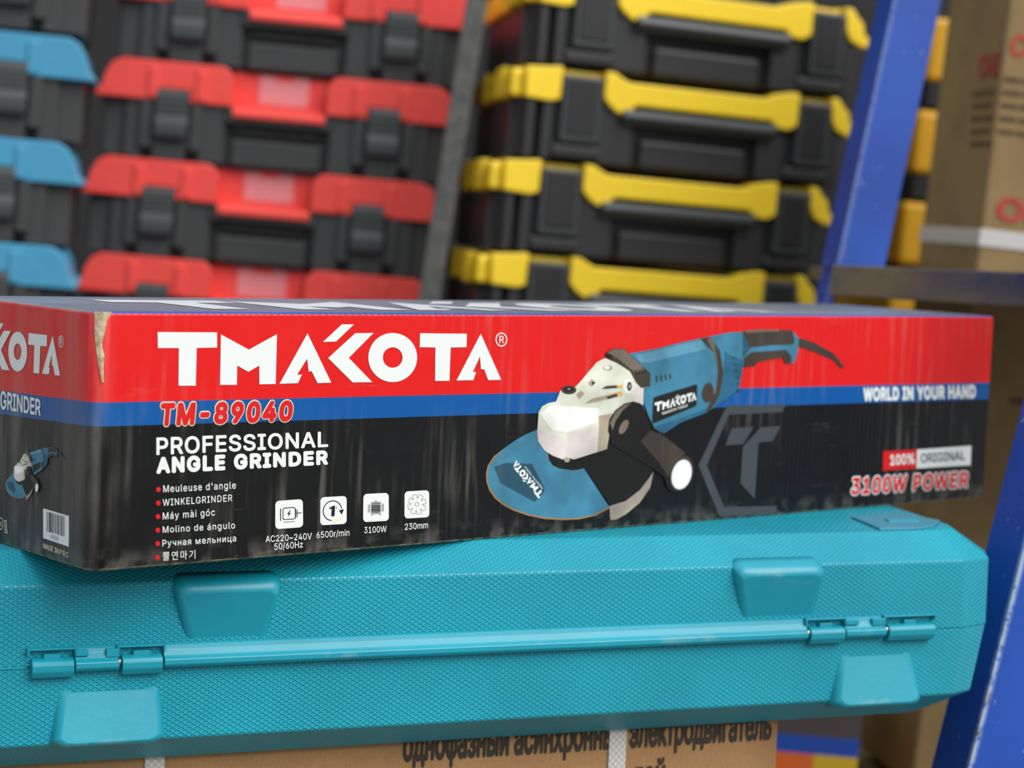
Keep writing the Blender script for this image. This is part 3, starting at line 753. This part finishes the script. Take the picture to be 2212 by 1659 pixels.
def shoulder_toolbox(name, label, group, lidm, sticker=True):
    W, D = .40, .22
    t = empty(name, Matrix.Identity(4), label, 'toolbox', group)
    b = B()
    b.box(.014, W - .014, .020, D - .006, 0, .062, .003)
    for s_ in (0, 1):
        X = (lambda x: W - x) if s_ else (lambda x: x)
        def bx(x0, x1, *a, **k): x0, x1 = sorted((X(x0), X(x1))); b.box(x0, x1, *a, **k)
        bx(.010, .036, .010, D - .01, .0, .064, .002)
        bx(.034, .1425, .004, .03, .013, .066, .0015)
        bx(.034, .053, .004, .03, 0, .016, .0015); bx(.065, .101, .004, .03, 0, .016, .0015); bx(.115, .1425, .004, .03, 0, .016, .0015)
        bx(.050, .063, -.001, .02, .012, .066, .0015); bx(.105, .117, -.001, .02, .012, .066, .0015)
        bx(.1425, .150, .000, .02, .046, .064, .002)
    b.box(.145, W - .145, .001, .03, .046, .0535, .002)
    b.box(.150, W - .150, .012, .03, 0, .030, .003)
    b.obj('body', M['dark'], t)
    c = B(); L1 = [(-.001,.064),(-.001,.069),(.006,.074),(.010,.090),(.016,.101),(.027,.1065),(.138,.1065),(.146,.101),(.1485,.094),(.1485,.064),(.1025,.064),(.1025,.077),(.0655,.077),(.0655,.064)]
    for s_ in (0, 1):
        pts = [((W - x) if s_ else x, z) for x, z in L1]
        c.prism(pts, 'y', -.002, D, .0016, 2)
        xa = sorted(((W - .066) if s_ else .066, (W - .102) if s_ else .102))
        for q_ in (.056, .108): 
            qq = sorted(((W - q_) if s_ else q_, (W - q_ - .012) if s_ else q_ + .012)); c.box(qq[0], qq[1], -.0045, .01, .066, .100, .002)
    c.box(.147, W - .147, .022, D, .064, .104, .002)
    c.prism([(.03,.070),(.0,.064),(-.004,.060),(-.004,.0535),(.004,.0525),(.03,.0525)], 'x', .1495, W - .1495, .001, 1)
    c.obj('lid', lidm, t)
    for s_ in (0, 1):
        x0, x1 = sorted(((W - .0665) if s_ else .0665, (W - .1015) if s_ else .1015)); l = B()
        l.prism([(.006,.0765),(-.0035,.0765),(-.0055,.072),(-.0055,.048),(-.0080,.040),(-.0082,.031),(-.0070,.025),(-.002,.0225),(.006,.023)], 'x', x0, x1, .001, 2)
        l.box(x0 + .004, x1 - .004, -.0065, .0, .050, .052, .0004, 1); l.box(x0 + .004, x1 - .004, -.0065, .0, .056, .058, .0004, 1); l.box(x0 + .004, x1 - .004, -.0065, .0, .062, .064, .0004, 1)
        l.obj('latch', M['latch'], t)
    h = B(); h.box(.152, W - .152, .010, .020, .034, .044, .003); h.obj('handle', M['darker'], t)
    if sticker:
        k = B(); k.box(.176, .231, .0205, .023, .070, .1035, .0008, 1); k.obj('label', M['sticker'], t)
        k = B(); k.prism([(.192, .1035), (.216, .1035), (.212, .0975), (.196, .0975)], 'y', .0195, .0215, .0003, 1); k.obj('lid_tab', lidm, t)
    return t

def clasp_toolbox(name, label, group):
    """low case: black body, yellow front band that steps round two wide latches, carrying handle between"""
    t = empty(name, Matrix.Identity(4), label, 'toolbox', group)
    D = .34; x0, x1 = -.055, .383; b = B()
    b.box(x0 + .012, x1 - .012, .014, D - .01, .005, .072, .005, 3); b.box(x0 + .04, x1 - .04, .04, D - .04, .0, .01, .002)
    b.box(x0 + .004, x0 + .03, .02, D - .02, .002, .066, .004)
    for a, c in ((-.038, -.026), (-.018, -.004), (.052, .096), (.256, .292), (.350, .366)): b.box(a, c, .0, .03, .005, .068, .003)
    b.box(-.006, .060, .006, .03, .012, .070, .002); b.box(.288, .352, .006, .03, .012, .070, .002)
    b.box(-.004, .056, -.002, .02, .010, .022, .002); b.box(.292, .350, -.002, .02, .010, .022, .002)
    b.box(.108, .244, .004, .03, .005, .036, .004)
    b.box(x0 + .01, x1 - .01, .03, D - .01, .070, .094, .003)
    b.obj('body', M['dark2'], t)
    h = B(); h.prism([(-.010,.0655),(-.012,.058),(-.006,.050),(.016,.050),(.016,.0655)], 'x', .078, .274, .0015, 2); h.obj('handle', M['latch'], t)
    y = B()
    y.prism([(x0 + .014,.068),(x0 + .012,.100),(-.012,.102),(-.006,.1030),(.002,.1030),(.001,.069),(-.010,.066)], 'y', -.004, .03, .0018, 2)
    y.prism([(.054,.1030),(.066,.1025),(.074,.098),(.084,.094),(.262,.094),(.268,.099),(.290,.103),(.298,.1035),(.303,.1030),(.303,.068),(.292,.062),(.278,.063),(.268,.0705),(.094,.0705),(.086,.062),(.074,.060),(.062,.067),(.054,.075)], 'y', -.006, .02, .0018, 2)
    y.prism([(.346,.1030),(.357,.1025),(.364,.094),(.372,.088),(.374,.078),(.383,.070),(.381,.062),(.372,.062),(.356,.068),(.350,.078)], 'y', -.004, .03, .0018, 2)
    y.box(-.001, .056, .008, .03, .094, .1005, .001); y.box(.301, .349, .008, .03, .094, .1005, .001)
    y.box(x0 - .001, x0 + .016, .006, D - .004, .068, .0975, .004)
    for q_ in (.040, .075, .19): y.box(x0 - .006, x0 + .01, q_, q_ + .016, .066, .1, .003)
    y.box(x1 - .014, x1 + .001, .03, D - .004, .066, .094, .004)
    y.obj('band', M['tb_yellow'], t)
    for a, c in ((.003, .052), (.304, .347)):
        l = B(); l.box(a, c, -.006, .01, .026, .0955, .002); l.obj('latch', M['latch'], t)
        k = bpy.data.objects[t.name]
        f = B(); f.box(a + .006, c - .006, -.0078, -.004, .034, .0915, .001, 1); f.obj('latch_panel', M['darker'], [o_ for o_ in t.children][-1])
    for o in [t_ for t_ in t.children] + [g_ for t_ in t.children for g_ in t_.children]:      # the sides draw in towards the back
        for v in o.data.vertices:
            yy = max(0, v.co.y - .02)
            v.co.x = .922 * (v.co.x + .01) - .013
            if v.co.x < .05: v.co.x += .22 * yy
            elif v.co.x > .25: v.co.x -= .22 * yy
    return t

def copy_tree(o, parent=None):
    c = o.copy(); C.objects.link(c)
    if parent: c.parent = parent; c.matrix_parent_inverse = o.matrix_parent_inverse
    for ch in list(o.children): copy_tree(ch, c)
    return c
def place(o, x, y, z, yaw): o.matrix_world = Matrix.Translation((x, y, z)) @ Matrix.Rotation(yaw, 4, 'Z')
bpy.context.view_layer.update()

# red stack
RX, RY, RZ, RYAW = -.4735, 2.3124, H + .2019, .099
proto = shoulder_toolbox('toolbox', '', 'red-lidded toolboxes stacked behind the box', M['tb_red'])
labels = ['red and charcoal toolbox, topmost of the red stack, cut by the top of the photo', 'red and charcoal toolbox second from the top of the red stack', 'red and charcoal toolbox third from the top of the red stack', 'lowest red-lidded toolbox of the red stack, half hidden behind the printed box']
for k, (jx, jy_) in enumerate(((.012, .0), (.001, .0), (-.008, .004), (-.008, .008))):
    o = proto if k == 0 else copy_tree(proto)
    place(o, RX + jx, RY + jy_, RZ - .107 * k - .064, RYAW); o['label'] = labels[k]
# blue stack at the left
proto = shoulder_toolbox('toolbox', '', 'blue-lidded toolboxes at the left edge', M['tb_blue'], False)
labels = ['blue-lidded toolbox at the top left corner of which only the charcoal body shows', 'highest blue toolbox at the left edge with its lid in view', 'blue toolbox in the middle of the left edge, between two blue ones', 'lowest blue toolbox at the left edge, just above the printed box']
for k, (jx, z_) in enumerate(((.0, H + .212), (.002, H + .1015), (-.003, H - .0055), (-.002, H - .1128))):
    o = proto if k == 0 else copy_tree(proto)
    yaw = .17; cx_, cy_ = -.4490 + jx, 2.178
    place(o, cx_ - .40 * math.cos(yaw), cy_ - .40 * math.sin(yaw), z_ - .064, yaw); o['label'] = labels[k]
# yellow stack
YX, YY, YZ, YYAW = .0295, 2.2354, H + .2272, .35
proto = clasp_toolbox('toolbox', '', 'yellow-banded black toolboxes in the middle stack')
labels = ['black toolbox with yellow band, topmost of the yellow stack', 'black toolbox with yellow band, second from the top of the yellow stack', 'black toolbox with yellow band, third from the top of the yellow stack', 'lowest yellow-banded black toolbox, just above the printed box']
for k, jx in enumerate((.010, .004, -.010, -.015)):
    o = proto if k == 0 else copy_tree(proto)
    place(o, YX + jx, YY, YZ - .099 * k - .068, YYAW); o['label'] = labels[k]
# amber toolboxes behind the blue post
t = empty('toolbox', Matrix.Identity(4), '', 'toolbox', 'amber-lidded toolboxes behind the blue post')
B().box(.004, .296, .006, .25, 0, .032, .004).obj('body', M['darker'], t)
c = B(); c.box(0, .30, 0, .26, .031, .106, .007, 3); c.box(.05, .09, -.004, .01, .034, .09, .003); c.box(.21, .25, -.004, .01, .034, .09, .003); c.obj('lid', M['tb_amber'], t)
for a in (.052, .212): 
    l = B(); l.box(a, a + .036, -.009, .0, .018, .060, .002); l.obj('latch', M['latch'], t)
labels = ['top amber-lidded toolbox between the blue post and tall carton', 'second amber-lidded toolbox down, between the blue post and tall carton', 'third amber-lidded toolbox down, just above the shelf board behind the post', 'lowest amber-lidded toolbox, seen under the shelf board']
for k in range(4):
    o = t if k == 0 else copy_tree(t)
    place(o, .462 - .006 * k, 2.50, H + .1702 - .1065 + .1087 * (1 - k), .1); o['label'] = labels[k]
# ------------------------------------------------------------------ benches the stacks stand on
M['bench'] = mat('dark_bench_laminate', (46, 44, 42), .6)
def bench(x0, x1, y0, y1, z, label):
    t = empty('bench', Matrix.Translation((0, 0, 0)), label, 'bench')
    B().box(x0, x1, y0, y1, z - .03, z, .003).obj('bench_top', M['bench'], t)
    for x in (x0 + .02, x1 - .06):
        for y in (y0 + .02, y1 - .06): B().box(x, x + .04, y, y + .04, 0, z - .03, .002).obj('leg', M['bench'], t)
bench(-1.0, -.15, 2.17, 2.62, RZ - .107 * 3 - .0645, 'dark low bench carrying the red and blue toolboxes')
bench(-.045, .36, 2.18, 2.82, YZ - .099 * 3 - .0685, 'dark low bench carrying the yellow-banded toolboxes')
bench(.42, .78, 2.47, 2.80, H + .1702 - .1065 - .1087 * 2 - .0005, 'dark low bench carrying the amber toolboxes')

# grey post between the red and yellow stacks
M['greypost'] = mat('rough_grey_cement', (92, 92, 88), .9, .2, bump=.8, nscale=60)
p0, p1 = Vector((-.1510, 2.16, 0)), Vector((-.0385, 2.25, H + .55))
b = B(); b.loft([[(p.x - .013, p.y - .010, p.z), (p.x + .009, p.y - .010, p.z), (p.x + .009, p.y + .012, p.z), (p.x - .013, p.y + .012, p.z)] for p in (p0, p1)], bev=.002)
tag(b.obj('upright_post', M['greypost']), 'narrow rough grey upright post between the red and yellow toolbox stacks', 'post')

# ------------------------------------------------------------------ blue steel rack
def blue_paint():
    s = NT('chipped_blue_paint'); s.b.inputs['Roughness'].default_value = .42
    c = s.mix(s.ramp(s.noise(8, 3), .35, .7), lin((26, 78, 172)), lin((20, 64, 150)))
    chip = s.ramp(s.noise(160, 6, rough=.7), .66, .69); c = s.mix(s.math('MULTIPLY', chip, .8), c, lin((170, 190, 215)))
    at = s.n('ShaderNodeAttribute'); at.attribute_name = 'edge'
    ew = s.math('MULTIPLY', at.outputs['Fac'], s.ramp(s.noise(160, 5, rough=.7), .36, .46), clamp=True)
    c = s.mix(ew, c, lin((176, 192, 210)))
    c = s.mix(s.math('MULTIPLY', at.outputs['Fac'], s.ramp(s.noise(60, 4), .62, .66)), c, lin((96, 84, 66)))
    s.L(c, s.b.inputs['Base Color']); s.bump(chip, .2, .001); return s.m
M['bluepaint'] = blue_paint()
rack = empty('steel_rack', Matrix.Translation((.30, 1.75, 0)), 'blue painted steel shelf rack with slanted angle posts at the right', 'rack')
def angle_post(p0, p1, w1, w2, yaw, th, parent, edge_w=.0):
    """L-section: front flange w1 along yaw, side flange w2 going back from its left edge; p = the left front edge"""
    u = Vector((math.cos(yaw), math.sin(yaw), 0)); v = Vector((-math.sin(yaw), math.cos(yaw), 0))
    sec = lambda p: [p, p + u * min(.0045, w1 * .5), p + u * w1, p + u * w1 + v * th, p + u * th + v * th, p + u * th + v * w2, p + v * w2, p + v * .0035]
    org = parent.matrix_world.translation
    N = 60; rings = [[q_ - org for q_ in sec(p0.lerp(p1, i / N))] for i in range(N + 1)]
    b = B(); b.loft(rings); o = b.obj('upright', M['bluepaint'], parent)
    at = o.data.attributes.new('edge', 'FLOAT', 'POINT')
    for i, dd in enumerate(at.data): dd.value = edge_w if i % 8 == 0 else 0.0
    return o
# back post: left front edge runs through these two points
a0, a1 = Vector((.2665, 1.7535, H - .012)), Vector((.2935, 1.7706, H + .2082)); d = (a1 - a0)
angle_post(a0 - d * .02, a0 + d * 2.2, .043, .030, .30, .004, rack, .3)
b0 = a0 + Vector((-math.sin(.3), math.cos(.3), 0)) * .018 + Vector((.005, 0, 0))
angle_post(b0 - d * 4.45, b0 + d * .03, .006, .020, .30, .004, rack, .3)
c0, c1 = Vector((.3138, 1.3085, H - .3131)), Vector((.3348, 1.3187, H - .1821)); d = c1 - c0; d = Vector((d.x * 1.0, d.y, d.z))
angle_post(c0 - d * (c0.z / d.z), c0 + d * 7.0, .05, .034, .48, .004, rack, 1.0)
# shelf board edge beam
def board_mat():
    s = NT('worn_shelf_edge'); s.b.inputs['Roughness'].default_value = .6
    n = s.noise(14, 5, sc3=(.5, 1, 1.5)); g = s.noise(90, 4)
    sp = s.n('ShaderNodeSeparateXYZ'); s.L(s.co(), sp.inputs[0])
    r = s.math('ADD', s.ramp(sp.outputs[0], .10, -.02), s.ramp(n, .35, .65, -.35, .35), clamp=True)
    c = s.mix(r, lin((44, 50, 86)), lin((122, 104, 78))); c = s.mix(s.math('MULTIPLY', s.ramp(g, .55, .75), .4), c, lin((60, 58, 60)))
    s.L(c, s.b.inputs['Base Color']); return s.m
M['board'] = board_mat()
s0, s1 = Vector((.2590, 1.735, 0)), Vector((.3851, 1.590, 0)); u = (s1 - s0).normalized(); v = Vector((-u.y, u.x, 0))
if v.y < 0: v = -v
org = rack.matrix_world.translation
b = B(); s2 = s0 + u * .32
poly = [s0, s2, s2 + v * .30, s0 + v * .12 + Vector((.0, .0, 0))]
t = bmesh.new()
zt0, zt1, zb0, zb1 = H - .0145, H - .0070, H - .0395, H - .0330
top = [t.verts.new(Vector((s0.x, s0.y, zt0)) - org), t.verts.new(Vector((s2.x, s2.y, zt0 + .011)) - org)]
B_ = [Vector((s0.x, s0.y, zb0)), Vector((s2.x, s2.y, zb0 + .012))]
t.free()
b.loft([[Vector((s0.x, s0.y, zb0)) - org, Vector((s0.x, s0.y, zt0)) - org, Vector((s0.x, s0.y, zt0)) + v * .022 - org, Vector((s0.x, s0.y, zb0)) + v * .022 - org],
        [Vector((s2.x, s2.y, zb0 + .012)) - org, Vector((s2.x, s2.y, zt0 + .014)) - org, Vector((s2.x, s2.y, zt0 + .014)) + v * .022 - org, Vector((s2.x, s2.y, zb0 + .012)) + v * .022 - org]], bev=.001)
b.obj('shelf_edge', M['board'], rack)
sh = B(); sh.prism([(.285 - org.x, 1.745), (.42 - org.x, 1.590), (.85 - org.x, 1.40), (.85 - org.x, 2.16), (.30 - org.x, 2.16)], 'z', 0, .012, .001)  # unseen front reach extended to shade the carton below
o = sh.obj('shelf_board', M['board'], rack); o.location = (0, -org.y, H - .034)

# ------------------------------------------------------------------ tall cartons on and under the rack shelf
yaw = math.radians(10)
def tall_carton(z0, z1, label, strap=True, texts=True):
    cx_ = .4251 + (z0 - (H - .0037)) * .02; t = empty('tall_carton', Matrix.Translation((cx_, 1.954, z0)) @ Matrix.Rotation(yaw, 4, 'Z') @ Matrix.Rotation(.022, 4, 'Y'), label, 'carton')
    h = z1 - z0
    B().box(0, .36, 0, .152, 0, h, .003, 2).obj('carton_body', M['kraft2'], t)
    if strap:
        s = B(); s.box(-.0012, .361, -.0012, .153, .028, .044, .0005, 1); s.obj('strap', M['strap'], t)
    return t, h
t1_, h1 = tall_carton(H - .015, H + .40, 'pale brown tall carton with faint red print and white strap, standing on the rack shelf')
def wall_text(t, name, txt, face, a, z, wd, cap, mname, bold=.03, rise=0):
    if face == 'front': fn = lambda u, v: (a + wd * u, -.0007, z + cap * v + rise * u)
    else: fn = lambda u, v: (-.0007, a - wd * u, z + cap * v + rise * u)
    o = flat_text(name, txt, fn, mname, t, bold); return o
wall_text(t1_, 'red_lettering', 'OF', 'front', .012, .054, .05, .020, 'redtext')
wall_text(t1_, 'red_lettering', 'COLE', 'front', .006, .205, .06, .018, 'redtext')
wall_text(t1_, 'red_lettering', 'CHI', 'side', .055, .186, .05, .020, 'redtext')
for k in range(5):
    wall_text(t1_, 'small_print', 'mmm mmm mmm', 'side', .060 - .002 * k, .168 - .012 * k, .05 - .004 * (k % 2), .006, 'darktext', .01)
    wall_text(t1_, 'small_print', 'mmm mmmm mm', 'front', .004, .180 - .012 * k, .05 + .004 * (k % 2), .006, 'darktext', .01)
t2_, h2 = tall_carton(H - .50, H - .0345, 'pale brown tall carton under the rack shelf, right of the turquoise case', False)
wall_text(t2_, 'small_print', 'mm mm', 'front', .05, .37, .05, .008, 'darktext', .01)
b = B(); b.box(.378, .80, 1.93, 2.25, .0, .50 - .0105, .004); tag(b.obj('cardboard_carton', M['kraft2']), 'brown carton beneath the tall cartons', 'carton')

# blue and yellow printed carton far below
def stripes():
    s = NT('blue_orange_yellow_print'); s.b.inputs['Roughness'].default_value = .5
    sp = s.n('ShaderNodeSeparateXYZ'); s.L(s.co(), sp.inputs[0]); X, Y, Z = sp.outputs
    c = s.mix(s.math('GREATER_THAN', Z, .1145), s.mix(s.math('GREATER_THAN', X, .045), lin((206, 92, 24)), lin((196, 160, 26))), lin((12, 66, 160)))
    c = s.mix(s.math('GREATER_THAN', Z, .131), c, lin((70, 62, 60)))
    s.L(c, s.b.inputs['Base Color']); return s.m
M['stripe'] = stripes()
b = B(); b.box(0, .085, 0, .20, 0, .18, .002); o = b.obj('printed_carton', M['stripe'])
o.matrix_world = Matrix.Translation((.262, 1.87, H - .57)) ; tag(o, 'small blue carton with orange and yellow stripe, low behind the motor carton', 'carton')
b = B(); b.box(.23, .37, 1.84, 2.12, 0, H - .5705, .003); tag(b.obj('cardboard_carton', M['kraft']), 'brown carton beneath the small blue carton', 'carton')
# bench under the motor carton
q0 = MC_ @ Vector((.16, .15, ZT - .30))
mt = empty('work_table', Matrix.Translation((q0.x, q0.y, 0)), 'dark table under the motor carton', 'table')
bt = B().box(-.40, .25, -.20, .20, -.02, 0, .002).obj('table_top', M['bench'], mt)
bt.matrix_local = Matrix.Translation((0, 0, q0.z - .0008)) @ MC_.to_quaternion().to_matrix().to_4x4()
for x in (-.28, .16):
    for y in (-.12, .14): B().box(x - .02, x + .02, y - .02, y + .02, 0, q0.z - .035, .002).obj('leg', M['bench'], mt)
